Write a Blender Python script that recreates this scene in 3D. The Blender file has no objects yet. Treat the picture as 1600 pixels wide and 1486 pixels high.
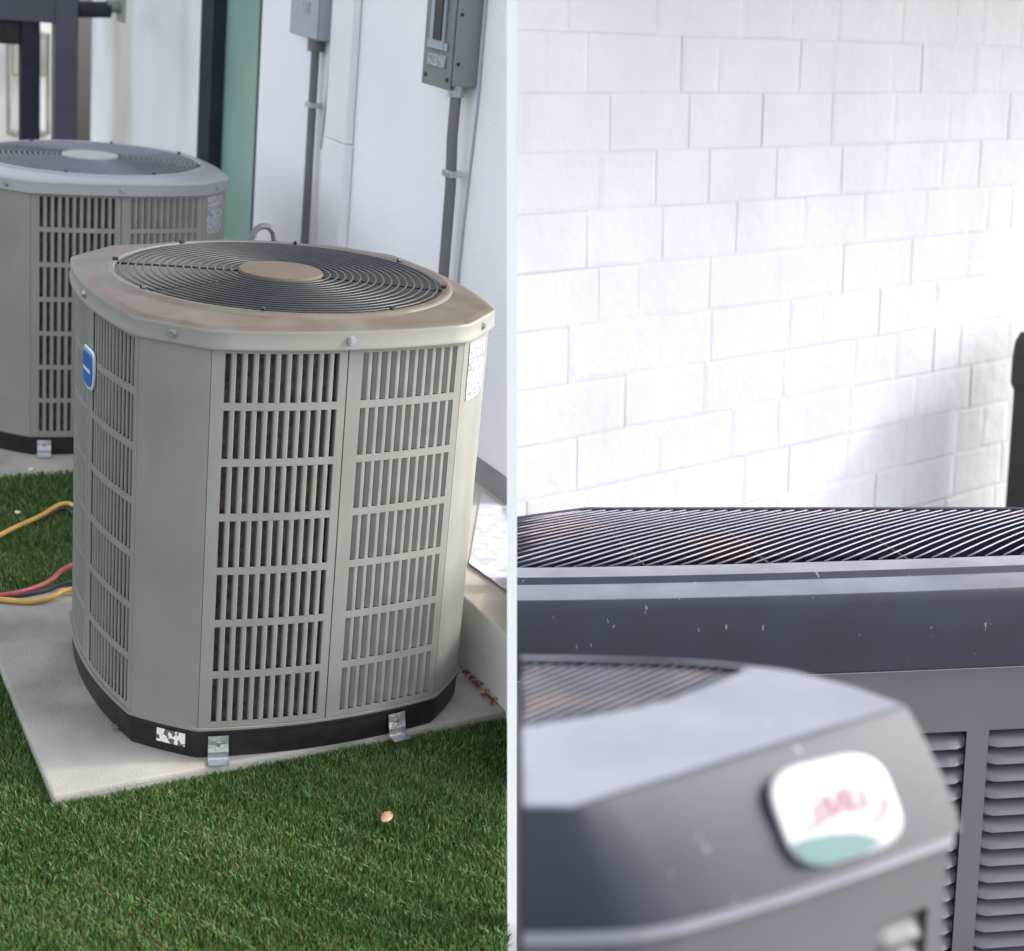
import bpy, bmesh, math, random
import numpy as np
from mathutils import Vector, Matrix, noise as mnoise

random.seed(7)
rng = np.random.default_rng(7)
S = bpy.context.scene
COL = S.collection
rad = math.radians

# ------------------------------------------------------------------ camera
F, PX, PY = 2516.12, 800.0, 743.0
RR = Vector((0.88510544, -0.45548747, 0.0954962))
UU = Vector((0.06467753, 0.3235944, 0.94398278))
FF = Vector((0.46087436, 0.82934783, -0.31587497))
CP = Vector((-1.16675434, -3.19280541, 1.68920952))
cam_d = bpy.data.cameras.new('camera')
cam = bpy.data.objects.new('camera', cam_d)
COL.objects.link(cam)
W_MAIN = Matrix(((RR.x, UU.x, -FF.x, CP.x), (RR.y, UU.y, -FF.y, CP.y), (RR.z, UU.z, -FF.z, CP.z), (0, 0, 0, 1)))
cam.matrix_world = W_MAIN
cam_d.sensor_width = 36
cam_d.lens = 36 * F / 1600
cam_d.clip_start = 0.05
cam_d.clip_end = 500
cam_d.dof.use_dof = True
cam_d.dof.focus_distance = 3.35
cam_d.dof.aperture_fstop = 4.0
S.camera = cam

# the yard on the right slopes differently: its own level frame
PITCH_R = rad(13.25)
W_VIRT = Matrix.Rotation(rad(90) - PITCH_R, 4, 'X')
M_R = W_MAIN @ W_VIRT.inverted()

# ------------------------------------------------------------------ light
wd = bpy.data.worlds.new('World')
S.world = wd
wd.use_nodes = True
wn = wd.node_tree
bg = wn.nodes['Background']
sky = wn.nodes.new('ShaderNodeTexSky')
sky.sky_type = 'NISHITA'
sky.sun_disc = False
sky.dust_density = 3.0
sky.air_density = 0.8
hs = wn.nodes.new('ShaderNodeHueSaturation')
hs.inputs['Saturation'].default_value = 0.34
wn.links.new(sky.outputs[0], hs.inputs['Color'])
wn.links.new(hs.outputs[0], bg.inputs['Color'])
bg.inputs['Strength'].default_value = 0.15
# direction towards the sun, given in the right yard's frame, then in world
sun_dir = (M_R.to_3x3() @ Vector((0.86, 0.22, 0.50))).normalized()
sky.sun_elevation = math.asin(sun_dir.z)
sky.sun_rotation = math.atan2(sun_dir.x, sun_dir.y)
sd = bpy.data.lights.new('sun', 'SUN')
sd.energy = 0.5
sd.angle = rad(4.0)
sd.color = (1.0, 0.98, 0.95)
sun = bpy.data.objects.new('sun', sd)
COL.objects.link(sun)
sun.rotation_euler = sun_dir.to_track_quat('Z', 'Y').to_euler()
sun.location = (0, 0, 8)
S.view_settings.view_transform = 'Standard'
S.view_settings.look = 'None'
S.view_settings.gamma = 1
S.view_settings.exposure = 1.85
S.view_settings.use_curve_mapping = False

# ------------------------------------------------------------------ pixel -> point on a real plane
def ray(x, y):
    return RR * ((x - PX) / F) + UU * ((PY - y) / F) + FF
def onx(x, y, X):
    d = ray(x, y); return CP + d * ((X - CP.x) / d.x)
def ony(x, y, Y):
    d = ray(x, y); return CP + d * ((Y - CP.y) / d.y)
def onz(x, y, Z):
    d = ray(x, y); return CP + d * ((Z - CP.z) / d.z)
def vray(x, y):
    return (W_VIRT.to_3x3() @ Vector(((x - PX) / F, (PY - y) / F, -1)))
def rz(x, y, Z):
    d = vray(x, y); return d * (Z / d.z)
def rplane(x, y, p0, n):
    d = vray(x, y); return d * (p0.dot(n) / d.dot(n))

# ------------------------------------------------------------------ materials
def mat(name, col, rough=0.6, metal=0.0, spec=0.5, nscale=8, namp=0.1, bump=0.0, bscale=60, coat=0.0):
    m = bpy.data.materials.new(name); m.use_nodes = True
    nt = m.node_tree; b = nt.nodes['Principled BSDF']
    b.inputs['Roughness'].default_value = rough
    b.inputs['Metallic'].default_value = metal
    b.inputs['Specular IOR Level'].default_value = spec
    b.inputs['Coat Weight'].default_value = coat
    tc = nt.nodes.new('ShaderNodeTexCoord')
    n = nt.nodes.new('ShaderNodeTexNoise'); n.inputs['Scale'].default_value = nscale; n.inputs['Detail'].default_value = 6
    nt.links.new(tc.outputs['Object'], n.inputs['Vector'])
    r = nt.nodes.new('ShaderNodeValToRGB')
    c = col
    r.color_ramp.elements[0].position = 0.3; r.color_ramp.elements[1].position = 0.7
    r.color_ramp.elements[0].color = [max(0, v * (1 - namp)) for v in c] + [1]
    r.color_ramp.elements[1].color = [min(1, v * (1 + namp)) for v in c] + [1]
    nt.links.new(n.outputs['Fac'], r.inputs['Fac'])
    nt.links.new(r.outputs['Color'], b.inputs['Base Color'])
    if bump:
        n2 = nt.nodes.new('ShaderNodeTexNoise'); n2.inputs['Scale'].default_value = bscale; n2.inputs['Detail'].default_value = 5
        nt.links.new(tc.outputs['Object'], n2.inputs['Vector'])
        bp = nt.nodes.new('ShaderNodeBump'); bp.inputs['Strength'].default_value = bump; bp.inputs['Distance'].default_value = 0.01
        nt.links.new(n2.outputs['Fac'], bp.inputs['Height'])
        nt.links.new(bp.outputs['Normal'], b.inputs['Normal'])
    m['ramp'] = r.name
    return m

def overlay(m, col, fac_nodes):
    """mix a second colour over the base with a factor socket built by fac_nodes(nt)"""
    nt = m.node_tree; b = nt.nodes['Principled BSDF']
    src = b.inputs['Base Color'].links[0].from_socket
    mx = nt.nodes.new('ShaderNodeMix'); mx.data_type = 'RGBA'
    nt.links.new(src, mx.inputs[6]); mx.inputs[7].default_value = (*col, 1)
    nt.links.new(fac_nodes(nt), mx.inputs[0])
    nt.links.new(mx.outputs[2], b.inputs['Base Color'])
    return m

def f_noise(scale, lo, hi, amp=1.0, coord='Object', stretch=None, detail=4):
    def g(nt):
        tc = nt.nodes.new('ShaderNodeTexCoord')
        s = tc.outputs[coord]
        if stretch:
            mp = nt.nodes.new('ShaderNodeMapping'); mp.inputs['Scale'].default_value = stretch
            nt.links.new(s, mp.inputs['Vector']); s = mp.outputs[0]
        n = nt.nodes.new('ShaderNodeTexNoise'); n.inputs['Scale'].default_value = scale; n.inputs['Detail'].default_value = detail
        nt.links.new(s, n.inputs['Vector'])
        mr = nt.nodes.new('ShaderNodeMapRange'); mr.inputs[1].default_value = lo; mr.inputs[2].default_value = hi
        mr.inputs[3].default_value = 0; mr.inputs[4].default_value = amp
        nt.links.new(n.outputs['Fac'], mr.inputs[0])
        return mr.outputs[0]
    return g

def f_up(lo=0.55, hi=0.9, amp=1.0, up=(0, 0, 1), scale=14, nlo=0.2, nhi=0.6):
    """faces that look up: settled dust, and painted reflection on slate caps"""
    def g(nt):
        ge = nt.nodes.new('ShaderNodeNewGeometry')
        d = nt.nodes.new('ShaderNodeVectorMath'); d.operation = 'DOT_PRODUCT'; d.inputs[1].default_value = up
        nt.links.new(ge.outputs['Normal'], d.inputs[0])
        mr = nt.nodes.new('ShaderNodeMapRange'); mr.inputs[1].default_value = lo; mr.inputs[2].default_value = hi; mr.inputs[4].default_value = amp
        nt.links.new(d.outputs['Value'], mr.inputs[0])
        nn = f_noise(scale, nlo, nhi)(nt)
        mu = nt.nodes.new('ShaderNodeMath'); mu.operation = 'MULTIPLY'
        ad = nt.nodes.new('ShaderNodeMath'); ad.operation = 'MULTIPLY_ADD'; ad.inputs[1].default_value = 0.35; ad.inputs[2].default_value = 0.65
        nt.links.new(nn, ad.inputs[0])
        nt.links.new(mr.outputs[0], mu.inputs[0]); nt.links.new(ad.outputs[0], mu.inputs[1])
        return mu.outputs[0]
    return g

GREY = (0.255, 0.253, 0.228)
M = {}
M['cabinet'] = overlay(mat('cabinet paint', GREY, 0.42, 0, 0.45, 6, 0.06, 0.05, 250), (0.17, 0.155, 0.12), f_noise(5, 0.5, 0.8, 0.4, stretch=(3, 3, 0.5), detail=8))
M['slat'] = mat('slat paint', (0.255, 0.25, 0.225), 0.45, 0, 0.45, 20, 0.09)
M['cap'] = overlay(mat('cap paint dusty', (0.215, 0.212, 0.185), 0.45, 0, 0.45, 6, 0.06), (0.09, 0.061, 0.037), f_up(0.6, 0.95, 0.95))
M['cap_clean'] = overlay(mat('cap paint clean', (0.26, 0.265, 0.27), 0.35, 0, 0.5, 6, 0.05), (0.34, 0.34, 0.355), f_up(0.6, 0.95, 0.6))
M['hub'] = mat('dusty hub', (0.115, 0.09, 0.062), 0.7, 0, 0.3, 20, 0.1)
M['hub_clean'] = mat('clean hub', (0.36, 0.37, 0.35), 0.5, 0, 0.3, 20, 0.06)
M['wire'] = mat('grille wire', (0.05, 0.052, 0.056), 0.42, 0.3, 0.6, 30, 0.2)
M['wire_clean'] = mat('grille wire blue grey', (0.19, 0.2, 0.24), 0.35, 0.3, 0.6, 30, 0.15)
M['black'] = mat('black plastic', (0.018, 0.018, 0.02), 0.5, 0, 0.4, 30, 0.3, 0.1, 200)
M['well'] = mat('fan well', (0.03, 0.03, 0.032), 0.7, 0, 0.3, 20, 0.2)
M['coil'] = overlay(mat('coil fins', (0.13, 0.108, 0.078), 0.7, 0.2, 0.3, 60, 0.5, 0.6, 300), (0.23, 0.15, 0.1), f_noise(40, 0.62, 0.72, 0.8, stretch=(1, 1, 0.8)))
M['zinc'] = mat('zinc steel', (0.45, 0.47, 0.48), 0.3, 0.75, 0.5, 60, 0.12, 0.15, 90)
M['dark_gap'] = mat('dark seam', (0.05, 0.05, 0.048), 0.7)
M['concrete'] = overlay(mat('pad concrete', (0.36, 0.342, 0.3), 0.85, 0, 0.3, 7, 0.12, 0.25, 160), (0.2, 0.18, 0.15), f_noise(5, 0.5, 0.72, 0.75, detail=10))
M['ledge'] = overlay(mat('ledge plaster', (0.74, 0.74, 0.7), 0.85, 0, 0.3, 6, 0.07, 0.2, 120), (0.33, 0.25, 0.14), f_up(0.6, 0.9, 0.6, scale=9))
M['wall_l'] = overlay(mat('white render', (0.87, 0.86, 0.885), 0.8, 0, 0.3, 2, 0.04, 0.3, 120), (0.5, 0.46, 0.38), f_noise(1.3, 0.58, 0.8, 0.25, detail=3))
M['band'] = mat('grey skirting paint', (0.27, 0.275, 0.29), 0.6, 0, 0.4, 6, 0.1)
M['spout'] = mat('white aluminium', (0.78, 0.78, 0.80), 0.45, 0, 0.5, 6, 0.04)
M['box'] = mat('enclosure grey', (0.2, 0.22, 0.215), 0.45, 0, 0.5, 10, 0.07)
M['box_light'] = mat('enclosure light grey', (0.34, 0.37, 0.41), 0.45, 0, 0.5, 10, 0.06)
M['conduit'] = mat('conduit grey', (0.155, 0.155, 0.165), 0.5, 0.2, 0.5, 14, 0.1)
M['frame_dark'] = mat('dark frame', (0.024, 0.029, 0.042), 0.7, 0, 0.2, 10, 0.15)
M['post'] = mat('post paint', (0.07, 0.075, 0.1), 0.5, 0, 0.5, 10, 0.12)
M['glass_green'] = mat('frosted green glass', (0.25, 0.4, 0.34), 0.3, 0, 0.5, 3, 0.1)
M['paper'] = overlay(mat('printed paper', (0.55, 0.55, 0.58), 0.8, 0, 0.3, 10, 0.04), (0.2, 0.21, 0.23), f_noise(38, 0.53, 0.6, 0.25, detail=8))
M['label'] = overlay(mat('printed label', (0.42, 0.43, 0.46), 0.6, 0, 0.3, 10, 0.05), (0.12, 0.12, 0.13), f_noise(55, 0.5, 0.54, 0.7, stretch=(1.2, 1.2, 6), detail=2))
M['white'] = mat('white plastic', (0.8, 0.8, 0.8), 0.4, 0, 0.5, 10, 0.03)
M['badge_blue'] = mat('badge blue', (0.02, 0.12, 0.42), 0.35, 0, 0.5, 10, 0.15)
M['hose_yellow'] = mat('yellow hose', (0.55, 0.34, 0.08), 0.45, 0, 0.5, 30, 0.15)
M['hose_red'] = mat('red hose', (0.38, 0.07, 0.08), 0.45, 0, 0.5, 30, 0.15)
M['hose_black'] = mat('black hose', (0.03, 0.03, 0.035), 0.5, 0, 0.5, 30, 0.2)
M['leaf'] = mat('dry petal', (0.7, 0.42, 0.28), 0.6, 0, 0.3, 60, 0.25)
M['petal'] = mat('pale petal', (0.7, 0.72, 0.45), 0.6, 0, 0.3, 60, 0.15)
M['debris'] = mat('dry leaf litter', (0.22, 0.09, 0.06), 0.8, 0, 0.2, 80, 0.4)
M['bright'] = mat('far white wall', (0.8, 0.79, 0.74), 0.8, 0, 0.3, 2, 0.06)
M['mid'] = mat('grey window frame', (0.3, 0.31, 0.28), 0.5, 0, 0.4, 6, 0.15)

# ------------------------------------------------------------------ mesh helpers
def mesh(name, V, Fc, m, parent=None, smooth=False, mw=None):
    me = bpy.data.meshes.new(name)
    me.from_pydata([tuple(v) for v in V], [], Fc)
    if smooth is True:
        me.polygons.foreach_set('use_smooth', [True] * len(me.polygons))
    me.materials.append(m); me.update()
    o = bpy.data.objects.new(name, me); COL.objects.link(o)
    if smooth == 'auto':
        me.polygons.foreach_set('use_smooth', [True] * len(me.polygons))
        try: me.set_sharp_from_angle(angle=rad(35))
        except Exception: pass
    if parent is not None: o.parent = parent
    if mw is not None: o.matrix_world = mw
    return o

class MB:
    def __init__(s): s.V = []; s.F = []
    def add(s, V, Fc):
        k = len(s.V); s.V += [Vector(v) for v in V]; s.F += [[i + k for i in f] for f in Fc]; return s
    def box(s, a, b):
        x0, y0, z0 = a; x1, y1, z1 = b
        return s.add([(x0,y0,z0),(x1,y0,z0),(x1,y1,z0),(x0,y1,z0),(x0,y0,z1),(x1,y0,z1),(x1,y1,z1),(x0,y1,z1)],
                     [(0,3,2,1),(4,5,6,7),(0,1,5,4),(1,2,6,5),(2,3,7,6),(3,0,4,7)])
    def tube(s, pts, r, n=8, closed=False, cap=True):
        pts = [Vector(p) for p in pts]; N = len(pts); V = []; Fc = []
        up0 = None
        for i, p in enumerate(pts):
            if closed: t = (pts[(i+1) % N] - pts[i-1])
            else: t = pts[min(i+1, N-1)] - pts[max(i-1, 0)]
            t.normalize()
            if up0 is None:
                up0 = Vector((0,0,1)) if abs(t.z) < .9 else Vector((1,0,0))
            a = t.cross(up0).normalized(); b = a.cross(t).normalized(); up0 = b
            rr = r(i / max(1, N-1)) if callable(r) else r
            for k in range(n):
                q = 2*math.pi*k/n
                V.append(p + a*math.cos(q)*rr + b*math.sin(q)*rr)
        for i in range(N if closed else N-1):
            j = (i+1) % N
            for k in range(n):
                l = (k+1) % n
                Fc.append((i*n+k, i*n+l, j*n+l, j*n+k))
        if cap and not closed:
            Fc.append(tuple(range(n-1, -1, -1))); Fc.append(tuple((N-1)*n+k for k in range(n)))
        return s.add(V, Fc)
    def loops(s, L, cap0=False, cap1=False, closed=True):
        n = len(L[0]); V = [v for l in L for v in l]; Fc = []
        for i in range(len(L)-1):
            for k in range(n if closed else n-1):
                l = (k+1) % n
                Fc.append((i*n+k, i*n+l, (i+1)*n+l, (i+1)*n+k))
        if cap0: Fc.append(tuple(range(n-1, -1, -1)))
        if cap1: Fc.append(tuple((len(L)-1)*n+k for k in range(n)))
        return s.add(V, Fc)
    def build(s, name, m, parent=None, smooth=False, mw=None, clip=None, bevel=0.0):
        o = mesh(name, s.V, s.F, m, parent, smooth, mw)
        if bevel or clip:
            bm = bmesh.new(); bm.from_mesh(o.data)
            bmesh.ops.recalc_face_normals(bm, faces=bm.faces)
            if bevel:
                es = [e for e in bm.edges if len(e.link_faces) == 2 and e.calc_face_angle(0) > rad(40)]
                bmesh.ops.bevel(bm, geom=es, offset=bevel, segments=2, affect='EDGES', profile=0.6)
            if clip:
                co, no = clip     # keep the side the normal points to
                r = bmesh.ops.bisect_plane(bm, geom=bm.verts[:]+bm.edges[:]+bm.faces[:], plane_co=co, plane_no=no, clear_inner=True)
                ed = [e for e in r['geom_cut'] if isinstance(e, bmesh.types.BMEdge)]
                if ed: bmesh.ops.holes_fill(bm, edges=ed)
            bm.to_mesh(o.data); bm.free()
        return o

def tag(o, label, cat, group=None, kind=None):
    if label: o['label'] = label
    if cat: o['category'] = cat
    if group: o['group'] = group
    if kind: o['kind'] = kind
    return o
def empty(name, loc=(0,0,0), mw=None):
    o = bpy.data.objects.new(name, None); COL.objects.link(o); o.empty_display_size = .05
    if mw is not None: o.matrix_world = mw
    else: o.location = loc
    return o
def children_map():
    d = {}
    for o in bpy.data.objects:
        if o.parent: d.setdefault(o.parent.name, []).append(o)
    return d
def copy_tree(o, cm, parent=None):
    c = o.copy(); COL.objects.link(c)
    if parent is not None:
        c.parent = parent; c.matrix_parent_inverse = o.matrix_parent_inverse.copy()
    for ch in cm.get(o.name, []): copy_tree(ch, cm, c)
    return c

# divider planes
HALF = 0.0083
LCLIP = (CP - RR * HALF, -RR)        # left place keeps this side
RCLIP = (Vector((HALF, 0, 0)), Vector((1, 0, 0)))   # right place, in its own frame

# ------------------------------------------------------------------ SETTING, left place
# lawn backing sheet, cut along the partition
mb = MB().add([(-40,-25,.018),(0.45,-25,.018),(0.45,40,.018),(-40,40,.018)], [(0,1,2,3)])
lawn_m = overlay(mat('turf backing', (0.03, 0.05, 0.018), 0.9, 0, 0.2, 40, 0.4, 0.5, 200), (0.05, 0.09, 0.02), f_noise(3, 0.4, 0.7, 0.8))
lawn = mb.build('lawn', lawn_m, clip=LCLIP)
tag(lawn, None, None, None, 'structure')

def slab(x0, y0, x1, y1, z0, z1, name, m, yaw=0.0, **k):
    b = MB(); b.box((x0,y0,z0),(x1,y1,z1))
    c = Vector(((x0+x1)/2,(y0+y1)/2,0))
    if yaw:
        R = Matrix.Rotation(yaw, 3, 'Z'); b.V = [R @ (v-c) + c for v in b.V]
    return b.build(name, m, **k)
PADC = [(-.563, -.431), (.448, -.366), (.448, .56), (-.545, .56)]
pad = MB().loops([[Vector((x, y, z)) for x, y in PADC] for z in (-.02, .05)], cap0=True, cap1=True).build('concrete_pad', M['concrete'], bevel=.006)
tag(pad, 'flat grey concrete pad under the large dusty air conditioner in front', 'concrete pad', 'concrete pads')
pad2 = slab(-.55, 1.48, .448, 2.5, -.02, .020, 'concrete_pad', M['concrete'], 0, bevel=.004)
pad2.name = 'concrete_pad'
tag(pad2, 'low concrete pad flush with the turf under the rear air conditioner', 'concrete pad', 'concrete pads')

# ledge along the house wall
WX = 0.85
HWT = 1.85
LZ = 0.222
b = MB().box((.452, -1.2, -.02), (WX+.02, 5.6, LZ))
ledge = b.build('concrete_ledge', M['ledge'], clip=LCLIP, bevel=.005)
tag(ledge, 'low pale plastered ledge running along the foot of the white wall', 'ledge')

# house wall in two bays with an open joint between them
Y_J = onx(552, 200, WX).y
hw = empty('house_wall', (WX, 2, LZ))
def wallbox(y0, y1, z0, z1, name, m, x0=WX, x1=WX+.2, **k):
    o = MB().box((x0,y0,z0),(x1,y1,z1)).build(name, m, clip=LCLIP, **k)
    o.parent = hw; o.matrix_parent_inverse = Matrix.Translation((-WX,-2,-LZ)); return o
yf0 = onx(410, 20, WX).y; yf1 = onx(326, 60, WX).y
wallbox(-1.2, Y_J-.003, LZ+.07, HWT, 'wall_bay', M['wall_l'])
wallbox(Y_J+.003, yf0, LZ+.07, HWT, 'wall_bay', M['wall_l'])
wall_far_m = overlay(mat('white render painted reflection', (0.87, 0.86, 0.885), 0.8, 0, 0.3, 2, 0.03, 0.15, 90), (0.50, 0.45, 0.37), f_noise(1.5, 0.42, 0.6, 0.8, detail=2, stretch=(1, 1, .35)))  # beige blotches paint a diffuse reflection into the render colour
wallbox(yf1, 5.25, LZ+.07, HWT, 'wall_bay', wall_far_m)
wallbox(-1.2, yf0, LZ-.001, LZ+.069, 'skirting', M['band'], x0=WX-.006)
wallbox(yf1, 5.25, LZ-.001, LZ+.069, 'skirting', M['band'], x0=WX-.006)
wallbox(Y_J-.003, Y_J+.003, LZ+.07, HWT, 'joint_filler', M['dark_gap'], x0=WX+.04, x1=WX+.19)
tag(hw, 'long white rendered house wall with grey skirting behind the air conditioners', 'wall')

# glazed door in the wall
dr = empty('glass_door', (WX, (yf0+yf1)/2, LZ))
def dbox(a, b_, name, m, **k):
    o = MB().box(a, b_).build(name, m, **k); o.parent = dr; o.matrix_parent_inverse = Matrix.Translation((-WX, -(yf0+yf1)/2, -LZ)); return o
yfr = onx(347, 20, WX).y
dbox((WX-.035, yfr, LZ), (WX+.1, yf1, HWT), 'jamb', M['frame_dark'], bevel=.003)
dbox((WX+.0, yf0+.002, LZ), (WX+.09, yf0+.03, HWT), 'jamb', M['frame_dark'], bevel=.003)
dbox((WX+.02, yf0+.031, LZ+.06), (WX+.035, yfr-.001, HWT), 'pane', M['glass_green'])
dbox((WX+.0, yf0+.031, LZ), (WX+.06, yfr-.001, LZ+.059), 'sill', M['frame_dark'])
tag(dr, 'frosted green glass door with a dark frame in the white wall', 'door')

# white downspout beside the joint
ds = empty('downspout', (WX, Y_J, LZ))
y0s = onx(556, 200, WX).y; y1s = onx(519, 200, WX).y
zj = onx(535, 220, WX).z
def sbox(a, b_, name, m, **k):
    o = MB().box(a, b_).build(name, m, **k); o.parent = ds; o.matrix_parent_inverse = Matrix.Translation((-WX, -Y_J, -LZ)); return o
sbox((WX-.03, y0s+.01, zj+.002), (WX-.002, y1s-.01, HWT), 'upper_pipe', M['spout'], bevel=.004)
sbox((WX-.034, y0s+.005, LZ+.001), (WX-.002, y1s-.005, zj), 'lower_pipe', M['spout'], bevel=.004)
q = onx(515, 220, WX-.036)
sbox((WX-.037, y1s-.014, zj-.012), (WX-.0345, y1s-.004, zj-.002), 'screw', M['zinc'])
tag(ds, 'flat white downspout in two lengths running down the white wall', 'downspout')

# ------------------------------------------------------------------ electrical boxes and conduits
def rod(pts, r, name, m, **k):
    return MB().tube(pts, r, 12).build(name, m, smooth='auto', **k)
def sub(o, root):
    o.parent = root; o.matrix_parent_inverse = root.matrix_world.inverted() if root.matrix_world != Matrix.Identity(4) else Matrix.Translation(-root.location); return o
def attach(o, root):
    o.parent = root; o.matrix_parent_inverse = Matrix.Translation(-root.location); return o

by0, by1 = 0.853, 1.045
bx = WX - .075
bz = onx(712, 137, bx).z
eb = empty('disconnect_box', (WX, by0, bz))
attach(MB().box((bx, by0, bz), (WX-.001, by1, bz+.36)).build('enclosure', M['box'], bevel=.004), eb)
cov_m = mat('cover grey', (0.17, 0.18, 0.185), 0.5, 0, 0.5, 20, 0.1)
attach(MB().box((bx-.007, by0+.006, bz-.012), (bx-.001, by1-.004, bz+.355)).build('cover', cov_m, bevel=.002), eb)
wz0 = onx(695, 67, bx).z
attach(MB().box((bx-.016, by0+.05, wz0-.02), (bx-.0075, by0+.14, wz0+.16)).build('switch_surround', M['box_light'], bevel=.003), eb)
attach(MB().box((bx-.02, by0+.058, wz0+.005), (bx-.0165, by0+.11, wz0+.14)).build('switch_recess', M['black'], bevel=.001), eb)
lz = onx(689, 95, bx).z
o = attach(MB().box((bx-.012, by0+.035, lz-.016), (bx-.0078, by0+.15, lz+.016)).build('warning_label', M['label'], bevel=.001), eb)
attach(MB().box((bx-.012, by0+.03, lz+.028), (bx-.0078, by0+.16, lz+.05)).build('handle', M['box_light'], bevel=.003), eb)
for zz in (.06, .19, .3):
    attach(MB().tube([(bx+.012, by0-.004, bz+zz), (bx+.012, by0+.002, bz+zz)], .005, 8).build('screw', M['black'], ), eb)
for yy in (by0+.02, by1-.03):
    attach(MB().tube([(bx-.0105, yy, bz+.015), (bx-.006, yy, bz+.015)], .006, 8).build('cover_screw', M['black']), eb)
attach(MB().tube([(bx+.03, by0+.035, bz-.03), (bx+.03, by0+.035, bz+.001)], .022, 12).build('hub_fitting', M['zinc'], smooth='auto'), eb)
tag(eb, 'grey electrical disconnect box with black switch high on the white wall', 'electrical box')

def strap(p, r):
    b = MB(); b.box((p.x-r-.003, p.y-.03, p.z-.009), (p.x+r+.002, p.y+r+.003, p.z+.009)); return b
cy = by0+.035; cx = bx+.03
cd = empty('conduit', (cx, cy, LZ))
attach(rod([(cx, cy, bz-.031), (cx-.002, cy-.003, bz-.14), (cx+.006, cy-.002, bz-.28), (cx+.008, cy, .7), (cx+.008, cy, LZ+.001)], .0155, 'pipe', M['conduit']), cd)
sz = onx(706, 272, cx).z
attach(strap(Vector((cx+.005, cy, sz)), .017).build('strap', M['zinc'], bevel=.002), cd)
tag(cd, 'grey conduit dropping from the switch box near the right end of the wall', 'conduit', 'wall conduits')
o = rod([(WX-.004, by0-.02, bz+.3), (WX-.004, by0-.022, bz-.03), (WX-.004, by0+.002, .9), (WX-.004, by0+.016, LZ+.07)], .0035, 'cable', M['box_light'])
tag(o, 'thin pale cable clipped to the wall beside the right hand conduit', 'cable')

q0 = onx(452, 52, WX-.06); q1 = onx(496, 56, WX-.06)
b2z = q0.z
e2 = empty('junction_box', (WX, q1.y, b2z))
attach(MB().box((WX-.055, q1.y, b2z), (WX-.001, q0.y, b2z+.3)).build('enclosure', M['box_light'], bevel=.004), e2)
attach(MB().box((WX-.061, q1.y+.004, b2z+.003), (WX-.056, q0.y-.004, b2z+.3)).build('cover', M['box_light'], bevel=.002), e2)
attach(MB().box((WX-.063, q1.y+.08, b2z+.08), (WX-.0615, q1.y+.14, b2z+.115)).build('sticker', M['label']), e2)
attach(MB().tube([(WX-.03, q1.y+.09, b2z-.04), (WX-.03, q1.y+.09, b2z+.001)], .027, 12).build('hub_fitting', M['conduit'], smooth='auto'), e2)
tag(e2, 'pale blue grey junction box on the wall at the top edge near the glass door', 'electrical box')
cy2 = q1.y+.09; cx2 = WX-.03
c2 = empty('conduit', (cx2, cy2, LZ))
attach(rod([(cx2, cy2, b2z-.041), (cx2, cy2, .9), (cx2, cy2, LZ+.001)], .0145, 'pipe', M['conduit']), c2)
sz = onx(478, 160, cx2).z
attach(strap(Vector((cx2, cy2, sz)), .016).build('strap', M['zinc'], bevel=.002), c2)
tag(c2, 'grey conduit dropping from the pale junction box, between door and downspout', 'conduit', 'wall conduits')
o = rod([(WX-.004, q1.y+.02, b2z), (WX-.004, q1.y+.03, 1.15), (WX-.004, q1.y+.055, .95)], .003, 'cable', M['box_light'])
tag(o, 'thin pale cable leaving the junction box and meeting the left conduit', 'cable')

# insulated line loop behind the front unit
pc = ony(412, 369, .70)
pts = [Vector((pc.x-.032, .70, .06)), Vector((pc.x-.032, .70, pc.z-.01))]
for k in range(9):
    a = math.pi*(1-k/8); pts.append(Vector((pc.x+.028*math.cos(a), .70, pc.z+.028*math.sin(a)-.002)))
pts += [Vector((pc.x+.032, .70, pc.z-.02)), Vector((pc.x+.05, .70, .06))]
o = rod(pts, .0085, 'line_loop', M['conduit'])
tag(o, 'grey flexible line looping up behind the front air conditioner', 'pipe')

# ------------------------------------------------------------------ gate posts and things at the far left
GY = 4.15
def seg(x0, x1, ytop, ybot, Y, dy, name, m, z0=None, z1=None, **k):
    a = ony(x0, 120, Y); b_ = ony(x1, 120, Y)
    zt = ony((x0+x1)/2, ytop, Y).z if z1 is None else z1
    zb = ony((x0+x1)/2, ybot, Y).z if z0 is None else z0
    return MB().box((a.x, Y, zb), (b_.x, Y+dy, zt)).build(name, m, **k)
gp = empty('gate_frame', (ony(104, 120, GY).x, GY, 0))
zbeam = ony(60, 35, GY).z
attach(seg(86, 122, 0, 0, GY, .08, 'post', M['post'], 0, 2.2, bevel=.004), gp)
attach(seg(33, 63, 0, 0, GY+.01, .06, 'post', M['frame_dark'], 0, zbeam-.001, bevel=.004), gp)
xL = ony(-40, 120, GY).x; xR = ony(86, 120, GY).x-.001
attach(MB().box((xL, GY, zbeam), (xR, GY+.08, zbeam+.5)).build('beam', M['post'], bevel=.004), gp)
attach(seg(-30, 32, 70, 0, GY+.02, .05, 'upper_panel', M['black'], z1=zbeam-.002, z0=ony(22, 70, GY).z, bevel=.004), gp)
tag(gp, 'dark painted steel gate frame behind the rear air conditioner', 'gate')
a = ony(126, 25, GY-.02); c = ony(200, 25, GY-.02)
pg = empty('wall_pipe', (c.x, GY-.02, a.z))
zt = ony(150, 16, GY).z
attach(MB().tube([(a.x-.0, GY+.02, zt-.003), (c.x-.07, GY+.02, zt+.005)], .035, 14).build('pipe', M['frame_dark'], smooth='auto'), pg)
attach(MB().tube([(c.x-.085, GY+.02, zt+.02), (c.x-.03, GY+.02, zt+.02)], .028, 14).build('coupling', M['box'], smooth='auto'), pg)
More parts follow.
